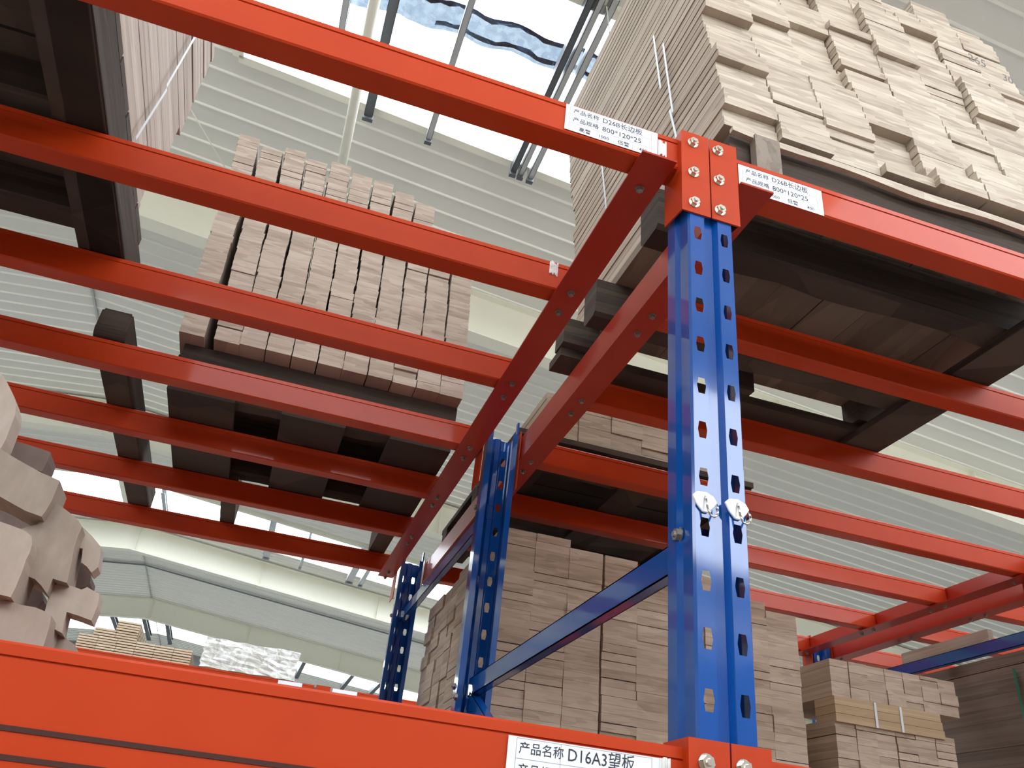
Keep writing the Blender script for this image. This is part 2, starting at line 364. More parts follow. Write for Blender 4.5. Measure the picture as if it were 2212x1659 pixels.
# blue netting lying on the skylight glazing
root = empty('blue_netting', (0.3, 3.1, rz(.3)+.12), 'torn blue netting lying on top of the skylight glass', 'netting')
def ribbon(pts, m, name):
    bm = bmesh.new(); prev = None
    for x, ya, yb in pts:
        a = bm.verts.new((x, ya, rz(x)+.13+random.uniform(0, .02))); b = bm.verts.new((x, yb, rz(x)+.13+random.uniform(0, .02)))
        if prev: bm.faces.new((prev[0], a, b, prev[1]))
        prev = (a, b)
    o = build(name, bm, m, root); 
    md = o.modifiers.new('thickness', 'SOLIDIFY'); md.thickness = .004
pts = []
for i in range(41):
    x = -1.05 + i*.07; yc = 3.42 - .2*(i/40)**.7 + .02*math.sin(i*.9); h = .17 - .03*(i/40)
    pts.append((x, yc-h*.85, yc+h*.7))
ribbon(pts, TARP, 'net_sheet')
ribbon([(x, a-.02, a+.02+.01*math.sin(x*40)) for x, a, b in pts], TARPEDGE, 'hem')
ribbon([(x, b-.075+.012*math.sin(x*55), b-.035) for x, a, b in pts[10:]], TARPEDGE, 'hem')

# ------------------------------------------------------------------ rack posts
HP = 0.075
def post_mesh(zb, zt):
    bm = bmesh.new()
    prof_side_l = [(-.006, .066), (-.022, .066), (-.022, .040), (-.017, .030), (-.017, .004), (-.014, 0)]
    def sheet(pts):
        for (x0, y0), (x1, y1) in zip(pts[:-1], pts[1:]):
            bm.faces.new([bm.verts.new(p) for p in ((x0, y0, zb), (x1, y1, zb), (x1, y1, zt), (x0, y0, zt))])
    sheet(prof_side_l)
    sheet([(.012, 0), (.018, .010), (.032, .010), (.038, 0)])
    sheet([(.050-x, y) for x, y in prof_side_l][::-1])
    # perforated strips
    n0 = math.ceil(-zt/HP)-1
    for x0, x1, xc in ((-.014, .012, 0.0), (.038, .064, .050)):
        z = zt; k = 0
        zc = zt
        holes = [-HP*i for i in range(-3, 60) if zb+.05 < -HP*i < zt-.03]
        top = zt
        for hz in holes:
            lo = hz-HP/2
            zz = [top, hz+.0135, hz, hz-.0135, lo]
            a, b_ = .0052, .0075
            L = [bm.verts.new((x0, 0, top)), bm.verts.new((x0, 0, hz)), bm.verts.new((x0, 0, lo))]
            R_ = [bm.verts.new((x1, 0, top)), bm.verts.new((x1, 0, hz)), bm.verts.new((x1, 0, lo))]
            hl = [bm.verts.new((xc-a, 0, hz+.0135)), bm.verts.new((xc-b_, 0, hz)), bm.verts.new((xc-a, 0, hz-.0135))]
            hr = [bm.verts.new((xc+a, 0, hz+.0135)), bm.verts.new((xc+b_, 0, hz)), bm.verts.new((xc+a, 0, hz-.0135))]
            for f in ((L[0], hl[0], hl[1], L[1]), (L[1], hl[1], hl[2], L[2]), (R_[0], R_[1], hr[1], hr[0]), (R_[1], R_[2], hr[2], hr[1]),
                      (L[0], R_[0], hr[0], hl[0]), (L[2], hl[2], hr[2], R_[2])): bm.faces.new(f)
            top = lo
        bm.faces.new([bm.verts.new(p) for p in ((x0, 0, zb), (x1, 0, zb), (x1, 0, top), (x0, 0, top))])
    bmesh.ops.remove_doubles(bm, verts=bm.verts, dist=1e-5); fixn(bm)
    me = bpy.data.meshes.new('post'); bm.to_mesh(me); bm.free(); me.materials.append(BLUE); return me
POSTM = post_mesh(FZ, 0.222)
def brace_mesh(name, a, b, hgt=.045, dep=.022):
    """C channel from a to b in a plane x = const (open side away)"""
    a, b = Vector(a), Vector(b); L_ = (b-a).length
    bm = bmesh.new(); t = .002
    bx(bm, 0, dep, 0, L_, hgt/2-t, hgt/2); bx(bm, 0, dep, 0, L_, -hgt/2, -hgt/2+t); bx(bm, 0, t, 0, L_, -hgt/2, hgt/2)
    bx(bm, dep-t, dep, 0, L_, hgt/2-.010, hgt/2); bx(bm, dep-t, dep, 0, L_, -hgt/2, -hgt/2+.010)
    d = b-a; ang = math.atan2(d.z, d.y)
    bmesh.ops.rotate(bm, verts=bm.verts, cent=(0, 0, 0), matrix=Matrix.Rotation(ang, 3, 'X'))
    bmesh.ops.translate(bm, verts=bm.verts, vec=a)
    return bm
BAY = 2.045
PY = [(0.0, 1), (1.312, -1), (2.64, -1)]      # y of each post, facing
def frame(ox, oy, label, posts=(0, 1, 2), braces=True):
    root = empty('upright_frame', (ox+.025, oy+1.3, FZ), label, 'rack frame', 'blue upright frames')
    for i in posts:
        yy, s = PY[i]
        p = link('post', POSTM, root, (ox, oy+yy, 0))
        p.location.z = -FZ
        if s < 0: p.scale = (1, -1, 1)
        if s < 0: block('top_tab', BLUE, ox+.066, ox+.0715, oy+yy-.068, oy+yy-.052, .222, .262, root)
        block('foot_plate', BLUE, ox-.04, ox+.09, oy+yy+(0 if s > 0 else -.09), oy+yy+(.09 if s > 0 else 0), FZ, FZ+.006, root)
    if braces:
        for a, b in (((ox+.014, oy+.05, -.528), (ox+.014, oy+1.27, -.528)), ((ox+.014, oy+1.30, -.022), (ox+.014, oy+2.60, -.022)),
                     ((ox+.014, oy+1.262, -.56), (ox+.014, oy+.06, -1.14)), ((ox+.014, oy+.05, -1.75), (ox+.014, oy+1.27, -1.17)), ((ox+.014, oy+2.6, -.60), (ox+.014, oy+1.33, -1.2)),
                     ((ox+.014, oy+1.3, -1.75), (ox+.014, oy+2.6, -1.75))):
            build('brace', brace_mesh('brace', a, b), BLUE, root)
            for q, ss in ((a, 1), (b, -1)):
                link('bolt', BOLT_X, root, (ox-.0185, q[1]+ss*-.012, q[2]+.0))
    return root
frame(0, 0, 'blue perforated rack frame in the middle of the photo with horizontal brace')
frame(BAY, 0, 'blue rack frame at the right edge of the photo', posts=(1, 2))
# front post of that second frame stands outside the picture but carries the beams
p = [o for o in C.objects if o.name.startswith('upright_frame')][-1]
q = link('post', POSTM, p, (BAY, 0, 0)); q.location.z = -FZ
frame(-BAY, 0, 'blue rack frame beyond the left edge carrying the left bay')

# connector plates with six bolts
def conn_mesh(side, zb, zt):
    bm = bmesh.new(); t = .003; xc = .025
    if side < 0:
        bx(bm, -.0275, xc-.0012, -t-.0005, -.0005, zb, zt); 
        extrude_poly(bm, [(-t-.0005, zb), (.062, zb+.012), (.062, zt), (-t-.0005, zt)], 'x', -.0305, -.0275)
    else:
        bx(bm, xc+.0012, .0775, -t-.0005, -.0005, zb, zt)
        extrude_poly(bm, [(-t-.0005, zb), (.062, zb+.012), (.062, zt), (-t-.0005, zt)], 'x', .0775, .0805)
    fixn(bm); return bm
def profile_beam(x0, x1, y0, y1, z0, z1, seam=.013, low=None):
    """box beam rolled from two interlocking channels: a seam line near the top of the face"""
    bm = bmesh.new(); r = .003
    zs = z1-seam
    pts = [(y0+r, z0), (y0, z0+r)]
    if low: pts += [(y0, z1-low-.006), (y0+.004, z1-low-.008), (y0+.004, z1-low-.013), (y0, z1-low-.015)] if False else []
    pts += [(y0, zs-.002), (y0+.0016, zs-.0015), (y0+.0016, zs), (y0-.0008, zs+.0006), (y0-.0008, z1-r), (y0+r, z1), (y1-r, z1), (y1, z1-r), (y1, z0+r), (y1-r, z0)]
    extrude_poly(bm, pts, 'x', x0, x1)
    fixn(bm); return bm
BZ0, BZ1 = 0.144, 0.222
def load_beam(x0, x1, y0, z0, z1, label, ends, seam=.013, post_x=(None, None), low=False, flip=False):
    root = empty('load_beam', ((x0+x1)/2, y0+.025, z0), label, 'beam', 'orange load beams carried by connectors')
    bm = profile_beam(x0, x1, y0, y0+.05, z0, z1, seam)
    if low:   # two grooves low on the face of the deep beam
        pass
    build('box_section', bm, ORANGE, root)
    if low:
        bm = bmesh.new(); bx(bm, x0+.01, x1-.01, y0-.0012, y0+.001, z1-.081, z1-.076); bx(bm, x0+.01, x1-.01, y0-.0010, y0+.001, z1-.106, z1-.101)
        build('pressed_groove', bm, SEAM, root)
    for px, side in ends:
        b2 = conn_mesh(side, z1-.182, z1+.010)
        bmesh.ops.translate(b2, verts=b2.verts, vec=(px, 0, 0))
        c = build('connector', b2, ORANGE, root)
        for zz in (-.016, -.089, -.160):
            link('bolt', BOLT_Y, c, (px+(.0045-.0125 if side < 0 else .0415), -.0035, z1+zz))
    return root
load_beam(-BAY+.0805, -.0305, .011, BZ0+.0045, BZ1, 'front top orange beam of the left bay, paper label at its right end', [(0, -1), (-BAY, 1)])
load_beam(.0805, BAY-.0305, .011, BZ0+.0045, BZ1, 'front top orange beam of the right bay, under the leaning stack', [(0, 1), (BAY, -1)])
load_beam(-BAY+.0805, -.0305, .011, -.926, -.806, 'deep orange beam across the bottom left of the photo', [(0, -1), (-BAY, 1)], .014, low=True)
load_beam(.0805, BAY-.0305, .011, -.926, -.806, 'deep orange beam just showing at the bottom right edge', [(0, 1), (BAY, -1)], .014, low=True)

# depth-wise support rails (angles) bolted beside the frames
def rail(x_web, side, label, ox=0.0, bays=True, z=0.140, y0=-.008, y1=2.63, m=RED):
    root = empty('support_rail', (ox+x_web, (y0+y1)/2, z), label, 'rail', 'red angle rails along the frames')
    bm = bmesh.new(); t = .004; wdt = .066
    xa, xb = (x_web-wdt, x_web) if side < 0 else (x_web, x_web+wdt)
    bx(bm, ox+xa, ox+xb, y0, y1, z, z+t)
    bmw = (x_web-t, x_web) if side < 0 else (x_web, x_web+t)
    bx(bm, ox+bmw[0], ox+bmw[1], y0+.075, y1, z+t, z+.078)
    build('angle', bm, m, root)
    xc = ox+(xa+xb)/2
    for yc in BY:
        for d in (-.038, .038):
            if yc+d > y0+.01: link('bolt', BOLT_Z, root, (xc, yc+d, z))
    return root
BY = [.036, .453, .868, 1.277, 1.690, 2.110, 2.590]
rail(-.0415, -1, 'red angle rail left of the central frame, running into the depth')
rail(.0840, 1, 'red angle rail right of the central frame, running into the depth')
rail(-.0415, -1, 'red angle rail on the near side of the right hand frame', BAY)
rail(.0840, 1, 'red angle rail on the far side of the right hand frame', BAY)
rail(.0840, 1, 'red angle rail beyond the left edge of the photo', -BAY)
ordn = ['', 'second', 'third', 'fourth', 'fifth', 'sixth', 'seventh']
def cross_beam(x0, x1, yc, label, group, z0=BZ0, z1=BZ1):
    if abs(yc-1.277) < .01 or abs(yc-2.59) < .01:   # these meet a post: welded connector plates on its back
        root = empty('cross_beam', ((x0+x1)/2, yc, z0), label, 'beam', group)
        build('box_section', profile_beam(x0, x1, yc-.025, yc+.025, z0+.0045, z1, .013), ORANGE, root)
        yp = 1.314 if yc < 2 else 2.642
        for xa, sg in ((x1, 1), (x0, -1)):
            bm = bmesh.new()
            xw = xa + sg*.0100
            bx(bm, min(xw, xw+sg*.003), max(xw, xw+sg*.003), yp-.075, yp+.003, z1-.182, z1+.010)
            fixn(bm); build('connector', bm, ORANGE, root)
        return root
    root = profile_beam(x0, x1, yc-.025, yc+.025, z0+.0045, z1, .013)
    return tagit(build('cross_beam', root, ORANGE), label, 'beam', group)
for i in range(1, 7):
    cross_beam(-BAY+.09, -.047, BY[i], '%s beam back from the front in the upper left bay' % ordn[i], 'orange cross beams of the upper left bay')
    cross_beam(.0905, BAY-.047, BY[i], '%s beam back from the front in the upper right bay' % ordn[i], 'orange cross beams of the upper right bay')
    cross_beam(BAY+.0905, 2*BAY-.047, BY[i], '%s orange beam from the front in the bay beyond the right hand frame' % ordn[i], 'orange cross beams of the bay beyond the right frame')
# lower deck: rails and cross beams that carry the loads hidden behind the deep beam
rail(.0840, 1, 'lower red angle rail right of the central frame', z=-.886, y0=.068)
rail(-.0415, -1, 'lower red angle rail left of the central frame', z=-.886, y0=.068)
rail(-.0415, -1, 'lower red angle rail at the right hand frame', BAY, z=-.886, y0=.068)
rail(.0840, 1, 'lower red angle rail beyond the left edge', -BAY, z=-.886, y0=.068)
rail(.0840, 1, 'lower red angle rail beyond the right hand frame', BAY, z=-.886, y0=.068)
for i in (1, 3, 4, 6):
    cross_beam(-BAY+.09, -.047, BY[i], 'low cross beam hidden behind the deep left beam', 'cross beams of the lower deck', -.882, -.806)
    cross_beam(.0905, BAY-.047, BY[i], 'low cross beam hidden behind the deep right beam', 'cross beams of the lower deck', -.882, -.806)
    cross_beam(BAY+.0905, 2*BAY-.047, BY[i], 'low cross beam under the shaded stack at the right edge', 'cross beams of the lower deck', -.882, -.806)

# safety clips hooked in the post
for i, (cx, cz) in enumerate(((-.001, -.487), (.049, -.487))):
    root = empty('safety_clip', (cx, -.004, cz), ('white safety clip in the left hole column of the front post', 'white safety clip in the right hole column of the front post')[i], 'clip', 'white safety clips on the post')
    bm = bmesh.new()
    prof = [(-.019, .004), (-.012, .011), (.002, .013), (.014, .008), (.019, .000), (.014, -.008), (.004, -.018), (-.004, -.018), (-.013, -.008)]
    extrude_poly(bm, prof, 'y', -.004, -.0005); fixn(bm)
    bmesh.ops.bevel(bm, geom=bm.edges[:], offset=.001, segments=1, affect='EDGES')
    build('plate', bm, WHITEPL, root, (cx, 0, cz))
    bm = bmesh.new(); prev = None
    pts = [(0, -.003, .006), (0, -.007, .0), (.0, -.010, -.014), (.003, -.012, -.024), (.008, -.013, -.027), (.014, -.012, -.022), (.017, -.008, -.012), (.018, -.004, -.004)]
    for a, b in zip(pts[:-1], pts[1:]): tube(bm, a, b, .0016, 8)
    fixn(bm); build('wire_loop', bm, ZINC, root, (cx, 0, cz), True)

# ------------------------------------------------------------------ paper labels
def text_bm(bm, s, x, z, size, y, mi=0, rot=0.0, sx=1.0):
    cu = bpy.data.curves.new('t', 'FONT'); cu.body = s; cu.size = size; cu.resolution_u = 2; cu.offset = size*.004
    o = bpy.data.objects.new('t', cu); C.objects.link(o)
    bpy.context.view_layer.update()
    me = bpy.data.meshes.new_from_object(o.evaluated_get(bpy.context.evaluated_depsgraph_get()))
    mt = Matrix.Translation((x, y, z)) @ Matrix.Rotation(rot, 4, 'Y') @ Matrix.Rotation(math.pi/2, 4, 'X') @ Matrix.Diagonal((sx, 1, 1, 1))
    me.transform(mt); n0 = len(bm.faces); bm.from_mesh(me); bm.faces.ensure_lookup_table()
    for f in bm.faces[n0:]: f.material_index = mi
    bpy.data.objects.remove(o); bpy.data.curves.remove(cu); bpy.data.meshes.remove(me)
def paper_label(x0, x1, z0, z1, y, texts, lines, label, slant=0.0):
    root = empty('paper_label', ((x0+x1)/2, y, z0), label, 'label', 'printed paper labels on the beams')
    bm = bmesh.new()
    ext = [(x0, z0-slant*0), (x1, z0+slant), (x1, z1+slant), (x0, z1)]
    extrude_poly(bm, ext, 'y', y-.0006, y); fixn(bm)
    build('paper', bm, PAPER, root)
    bm = bmesh.new()
    for s, x, z, size, sx in texts: text_bm(bm, s, x, z, size, y-.0009, 0, 0, sx)
    build('lettering', bm, INK, root)
    bm = bmesh.new()
    for a, b, c, d in lines: bx(bm, a, b, y-.0008, y-.00065, c, d)
    build('ruled_lines', bm, FAINT, root)
    return root
def upper(x0, z1, label, extra=False, y=.0095):
    W_, H_ = .176, .062
    x1, z0 = x0+W_, z1-H_
    T = [('产品名称', x0+.014, z1-.0165, .0125, .98), ('产品规格', x0+.014, z1-.0375, .0125, .98), ('高警', x0+.026, z1-.0575, .0115, 1),
         ('D26B长边板', x0+.069, z1-.0175, .0158, .92), ('800*120*25', x0+.069, z1-.039, .0165, .95), ('1000', x0+.062, z1-.0575, .0105, 1), ('低警', x0+.099, z1-.0575, .0115, 1), ('400', x0+.140, z1-.0575, .0105, 1)]
    ln = []
    for dz in (.003, .0212, .0425): ln.append((x0+.008, x1-.012, z1-dz-.0003, z1-dz+.0003))
    for dx in (.008, .060, W_-.012): ln.append((x0+dx-.0003, x0+dx+.0003, z0+.001, z1-.003))
    for dx in (.092, .128): ln.append((x0+dx-.0003, x0+dx+.0003, z0+.001, z1-.0425))
    return paper_label(x0, x1, z0, z1, y, T, ln, label)
upper(-.247, .2165, 'white paper label left of the bolted connector reading 800*120*25')
upper(.091, .2070, 'white paper label right of the bolted connector under the leaning stack')
x0, z1 = -.2475, -.8225
T = [('产品名称', x0+.013, z1-.0160, .0135, 1.0), ('D16A3望板', x0+.071, z1-.0175, .0185, .92), ('产品规格', x0+.013, z1-.0385, .0135, 1.0)]
ln = [(x0+.010, x0+.176, z1-dz-.0003, z1-dz+.0003) for dz in (.0015, .0225, .045)] + [(x0+dx-.0003, x0+dx+.0003, z1-.06, z1-.0015) for dx in (.010, .063, .176)]
paper_label(x0, x0+.187, z1-.065, z1, .0095, T, ln, 'white paper label on the deep bottom beam reading D16A3')
# torn clear tape scraps on the beams
for i, (x, z, yy, wd) in enumerate(((-.062, .185, .0098, .016), (.078, .19, .0098, .016), (-.055, -.835, .0098, .014), (-.115, .205, .4275, .02))):
    bm = bmesh.new()
    for k in range(6):
        bx(bm, x-wd/2+k*wd/6, x-wd/2+(k+1)*wd/6*.98, yy-.002-.0015*random.random(), yy-.0003, z-.02+random.uniform(-.004, .004), z+.012+random.uniform(-.004, .004))
    tagit(build('tape_scrap', bm, FILM), ('crinkled clear tape at the right end of the upper left label', 'crinkled clear tape between connector and right label', 'crinkled clear tape at the right end of the bottom label', 'clear tape scrap on the second beam beside the left rail')[i], 'tape')

# ------------------------------------------------------------------ stacks
def stack(label, m, cols, z0, z1, th, yfun, depth, group=None, cat='timber stack', jit=.018, gap=.0006, xshift=None, limit=300, tops=None, name='board_stack', yrnd=.7, start=None, pgrp=(1, 1, 2, 2, 3), base=None):
    """cols: list of (xa, xb); boards lie along Y, layer by layer, each board one part"""
    cx = (cols[0][0]+cols[-1][1])/2
    root = empty(name, (cx, yfun(z0)+depth/2, z0), label, cat, group)
    cnt = 0; extra = bmesh.new(); ne = 0
    order = []
    for ci, (xa, xb) in enumerate(cols):
        zt = tops[ci] if tops else z1
        n = int(round((zt-z0)/th)); i = 0; jy = random.uniform(-jit, jit)
        left = random.choice(pgrp); xj = random.uniform(-.0015, .0015)
        while i < n:
            if left == 0: left = random.choice(pgrp); jy = random.choice([random.uniform(-jit, jit), random.uniform(-jit, jit)*.25, random.uniform(-jit, jit)*.15]); xj = random.uniform(-.002, .002)
            za = z0+i*th; zb_ = za+th-gap-(.0022 if random.random() < .22 else 0)
            s = xshift(ci, za) if xshift else 0
            ya = yfun(za)+jy+random.uniform(-.0015, .0015)
            if start and i == 0: ya = start
            order.append((xa+.0007+xj+s, xb-.0007+xj+s, ya, ya+depth if not (start and i == 0) else yfun(z0)+depth, za, zb_))
            i += 1; left -= 1
    order.sort(key=lambda b: b[4])
    for b in order:
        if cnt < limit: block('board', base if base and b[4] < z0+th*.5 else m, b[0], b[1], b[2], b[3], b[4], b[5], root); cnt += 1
        else: bx(extra, *b); ne += 1
    if ne:
        o = build('board', extra, m, root, (0, 0, 0)); o.location = -wl(root); o['kind'] = 'stuff'
    else: extra.free()
    return root
def pallet(label, x0, x1, y0, y1, zb, m=PALLET, skids=(0, .5, 1), wide=.11, cross=(), deck=True, h=.104, group='dark timber pallets'):
    root = empty('pallet', ((x0+x1)/2, (y0+y1)/2, zb), label, 'pallet', group)
    for f in skids:
        c = x0+wide/2+(x1-x0-wide)*f
        me_y1 = y1+random.uniform(0, .01)
        block('base_board', m, c-wide/2, c+wide/2, y0, me_y1, zb, zb+.02, root)
    ys_ = cross or [y0+.02, (y0+y1)/2-.04, y1-.1]
    for a in ys_:
        bm = bmesh.new(); xin = .06 if abs(a-.062) < 1e-6 else 0
        # a rough bearer with rounded lower edges and a slightly waney outline
        n = 9; px_ = None
        for k in range(n+1):
            x = x0+xin+(x1-x0-xin)*k/n; w0 = .085+random.uniform(-.008, .008)
            sec = [(a, zb+h-.021), (a+.004, zb+.028), (a+.015, zb+.0205), (a+w0-.015, zb+.0205), (a+w0-.004, zb+.03), (a+w0, zb+h-.021)]
            V = [bm.verts.new((x, p[0], p[1])) for p in sec]
            if px_:
                for j in range(6): bm.faces.new((px_[j], px_[(j+1) % 6], V[(j+1) % 6], V[j]))
            else: bm.faces.new(V[::-1])
            px_ = V
        bm.faces.new(px_); fixn(bm); build('bearer', bm, m, root)
    if deck:
        y = y0; n = 6; w_ = (y1-y0)/n
        for k in range(n):
            block('deck_board', m, x0, x1, y0+k*w_+.004, y0+(k+1)*w_-.004, zb+h-.02, zb+h, root)
    return root
DZ = BZ1+.0015      # top of the upper deck
# big leaning stack above the right bay
BR = [(.098+.1225*i, .098+.1225*(i+1)) for i in range(8)]
stack('big leaning stack of pale boards on the right bay, upper right', WOOD, BR, DZ+.124, 1.21, .0252,
      lambda z: .046+.12*max(0, (z-.347))/.85, 0.80, jit=.024, pgrp=(2, 3, 4, 6, 1), xshift=lambda c, z: -.035*(max(0, z-.45)/.75), tops=[1.36, 1.33, 1.30, 1.28, 1.25, 1.225, 1.30, 1.28][:8], start=.305, base=WOOD_SHADE)  # lowest layer gets the wood with shade in its colour
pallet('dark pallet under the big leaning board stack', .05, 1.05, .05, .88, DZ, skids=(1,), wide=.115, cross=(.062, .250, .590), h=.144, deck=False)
pr_ = [o for o in C.objects if o.type == 'EMPTY' and o.name.startswith('pallet')][-1]
block('bottom_board', PALLET, .04, 1.045, .802, .892, DZ+.0205, DZ+.045, pr_)
for xa in (.036, .50, .935): block('spacer_block', PALLET, xa, xa+.10, .775, .840, DZ+.0455, DZ+.1225, pr_)
block('corner_block', KNOT, .150, .205, .035, .054, DZ+.0, DZ+.115, pr_)['label'] = 'pale knotty corner block'
# warped bottom board at the front of the big stack
bm = bmesh.new(); prev = None
for k in range(21):
    x = .105+.99*k/20; sag = -.012*math.sin(math.pi*k/20)-.004*math.sin(k*.9)
    V = [bm.verts.new(p) for p in ((x, .040, DZ+.112+sag), (x, .052, DZ+.112+sag), (x, .052, DZ+.123+sag*.3), (x, .040, DZ+.123+sag*.3))]
    if prev:
        for j in range(4): bm.faces.new((prev[j], prev[(j+1) % 4], V[(j+1) % 4], V[j]))
    else: bm.faces.new(V[::-1])
    prev = V
bm.faces.new(prev); fixn(bm); build('warped_board', bm, WOOD, pr_)['label'] = 'pale warped board along the front edge'
def strap_on(root_name, pts, wd, m, off, axis='x'):
    bm = bmesh.new()
    for (ya, za), (yb, zb_) in zip(pts[:-1], pts[1:]):
        v = [(off, ya-wd/2, za), (off, ya+wd/2, za), (off, yb+wd/2, zb_), (off, yb-wd/2, zb_)]
        w2 = [(off-.0008, p[1], p[2]) for p in v]
        A = [bm.verts.new(p) for p in v]; B = [bm.verts.new(p) for p in w2]
        bm.faces.new(A); bm.faces.new(B[::-1])
        for j in range(4): bm.faces.new((A[j], B[j], B[(j+1) % 4], A[(j+1) % 4]))
    fixn(bm)
    if abs(off-.0935) < 1e-6:
        for v in bm.verts: v.co.x -= .035*max(0, v.co.z-.45)/.75+.003
    return bm
st = [o for o in C.objects if o.type == 'EMPTY' and o.name.startswith('board_stack')][0]
for pts in ([(.322, .96), (.30, .735)], [(.275, .87), (.250, .60)], [(.262, .62), (.235, .48)], [(.666, .84), (.63, .60)], [(.39, .36), (.35, .42), (.36, .50)]):
    build('strap', strap_on('', pts, .007, STRAP, .0935), STRAP, st)
bm = bmesh.new(); text_bm(bm, '265', .835, .955, .042, .0, 0, 0.12, .9)
text_bm(bm, '30', .935, .925, .038, .0, 0, 0.12, .9)
bmesh.ops.translate(bm, verts=bm.verts, vec=(0, .085, 0))
o_marks = build('pencil_marks', bm, PENCIL, st)

# tall stack of narrow columns on the left bay
MC = [(-.974, -.900)] + [(-.873+.0708*1.095*i, -.873+.0708*1.095*(i+1)-.0015) for i in range(10)]
def msh(ci, z):
    f = 1-ci/11.0; t = max(0, (z-.347))/.9
    return -.085*f*t + (.022*t if ci == 0 else 0)
stack('tall stack of narrow board columns standing in the upper left bay', WOODM, MC, DZ+.124, 1.3, .0275,
      lambda z: 1.325+.19*max(0, min(1, (z-.347)/.75)), 0.80, jit=.010, xshift=msh, tops=[1.35, 1.32, 1.33, 1.30, 1.33, 1.30, 1.31, 1.28, 1.26, 1.14, 1.12], gap=.0008)
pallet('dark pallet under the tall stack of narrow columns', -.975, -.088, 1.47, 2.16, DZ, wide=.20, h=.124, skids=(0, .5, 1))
pr_ = [o for o in C.objects if o.type == 'EMPTY' and o.name.startswith('pallet')][-1]
for xa, xb in ((-.800, -.742), (-.172, -.105)): block('skid_end', PALLET, xa, xb, 2.10, 2.60, DZ, DZ+.09, pr_)
block('headboard', PALLET, -.955, -.1, 1.395, 1.47, DZ+.05, DZ+.122, pr_)

# upper left stack, seen from below right
UC = [(-1.069-.1225*(i+1), -1.069-.1225*i) for i in range(7)][::-1]
stack('stack of long boards at the upper left corner with a slanting strap', WOODM, UC, DZ+.124, 1.05, .0265, lambda z: .04+(.05 if z > .56 else 0)+(.03 if z > .7 else 0), .81, jit=.010)
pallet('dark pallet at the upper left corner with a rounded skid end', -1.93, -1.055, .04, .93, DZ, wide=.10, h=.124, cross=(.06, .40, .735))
pr_ = [o for o in C.objects if o.type == 'EMPTY' and o.name.startswith('pallet')][-1]
def skid(name, x0, x1, y0, y1, z0, z1, parent=None, m=PALLET):
    bm = bmesh.new(); r = .03
    n = 6
    sec = [(y0, z1), (y0, z0+r)] + [(y0+r-r*math.cos(t), z0+r-r*math.sin(t)) for t in [math.pi/2*i/n for i in range(1, n+1)]] + \
          [(y1-r+r*math.sin(t), z0+r-r*math.cos(t)) for t in [math.pi/2*i/n for i in range(0, n+1)]] + [(y1, z1)]
    extrude_poly(bm, sec, 'x', x0, x1); fixn(bm)
    bmesh.ops.bevel(bm, geom=[e for e in bm.edges if e.calc_length() > .05], offset=.006, segments=2, affect='EDGES')
    return build(name, bm, m, parent)
skid('runner', -1.135, -1.052, .0, 1.0, DZ+.0, DZ+.10, pr_)
ust = [o for o in C.objects if o.type == 'EMPTY' and o.name.startswith('board_stack')][-1]
for pts in ([(.69, .90), (.64, .60)], [(.65, .60), (.60, .38)]):
    build('strap', strap_on('', pts, .010, STRAP, -1.058), STRAP, ust)
tagit(skid('timber_skid', -1.165, -1.082, 1.24, 2.63, DZ, DZ+.09), 'lone dark timber skid lying across the rear beams of the left bay', 'timber')

# stack at the rear of the upper right bay
FC = [(.235+.1225*i, .235+.1225*(i+1)) for i in range(6)]
stack('low stack of brown boards at the rear of the upper right bay', WOODE, FC, DZ+.124, .56, .0265, lambda z: 1.50, .82, jit=.012)
pallet('dark pallet at the rear of the upper right bay', .12, 1.0, 1.42, 2.50, DZ, wide=.11, h=.124)

# lower deck stacks
LZ = -.805
EC = [(.130+.1185*i+.005*((i > 2)+(i > 4)), .130+.1185*(i+1)+.005*((i > 2)+(i > 4))) for i in range(9)]
stack('wide stack of blocks behind the blue brace on the lower deck', WOODE, EC, LZ+.110, .02, .0262, lambda z: 1.52+.02*(z+.7), .55, jit=.007, tops=[.03, .03, .0, .02, -.02, .0, .0, -.03, -.06], pgrp=(2, 3, 4, 5))
pallet('pallet under the wide stack on the lower deck', .14, 1.2, 1.52, 2.60, LZ, wide=.11, h=.110)
# blocks behind, whose ends make the left face
sroot = empty('block_stack', (.2, 2.36, LZ+.11), 'left flank of stacked blocks seen between the two rear posts', 'timber stack')
for yi, (ya, yb) in enumerate(((2.10, 2.205), (2.207, 2.33), (2.333, 2.47), (2.472, 2.60))):
    for k in range(14):
        h_ = .0515
        block('block', WOODE, .130+random.uniform(0, .012), .42, ya+random.uniform(0, .004), yb-.002, LZ+.11+k*h_, LZ+.11+(k+1)*h_-.001, sroot)
# stack with straps at the lower right
DC = [(1.30+.0775*i, 1.30+.0775*(i+1)) for i in range(7)]
dz0 = -.36
droot = stack('stack with two white straps on the lower deck, lower right', WOODE, DC[:6], LZ+.110, -.40, .0235, lambda z: 1.50, .40, jit=.004, pgrp=(2, 3, 4))
k = 0
for z in (-.40, -.373, -.346):
    block('long_board', WOODY, 1.302, 1.725-.004*k, 1.492, 1.60, z+.0005, z+.0265, droot); k += 1
for z0_, in ((-.318,),):
    for ci in range(7):
        xa = 1.302+.0725*ci; i = 0; z = z0_
        while z < -.205 - .0*ci:
            h_ = random.choice((.024, .048, .036)); h_ = min(h_, -.198-z)
            if h_ < .01: break
            block('block', WOODE, xa, xa+.071, 1.50+random.uniform(-.004, .004), 1.88, z, z+h_-.001, droot); z += h_
for xs_ in (1.452, 1.552):
    block('strap', STRAP, xs_, xs_+.009, 1.4895, 1.4915, -.40, -.320, droot)
pallet('pallet under the strapped stack at the lower right', 1.29, 1.86, 1.49, 2.1, LZ, wide=.09, h=.110)
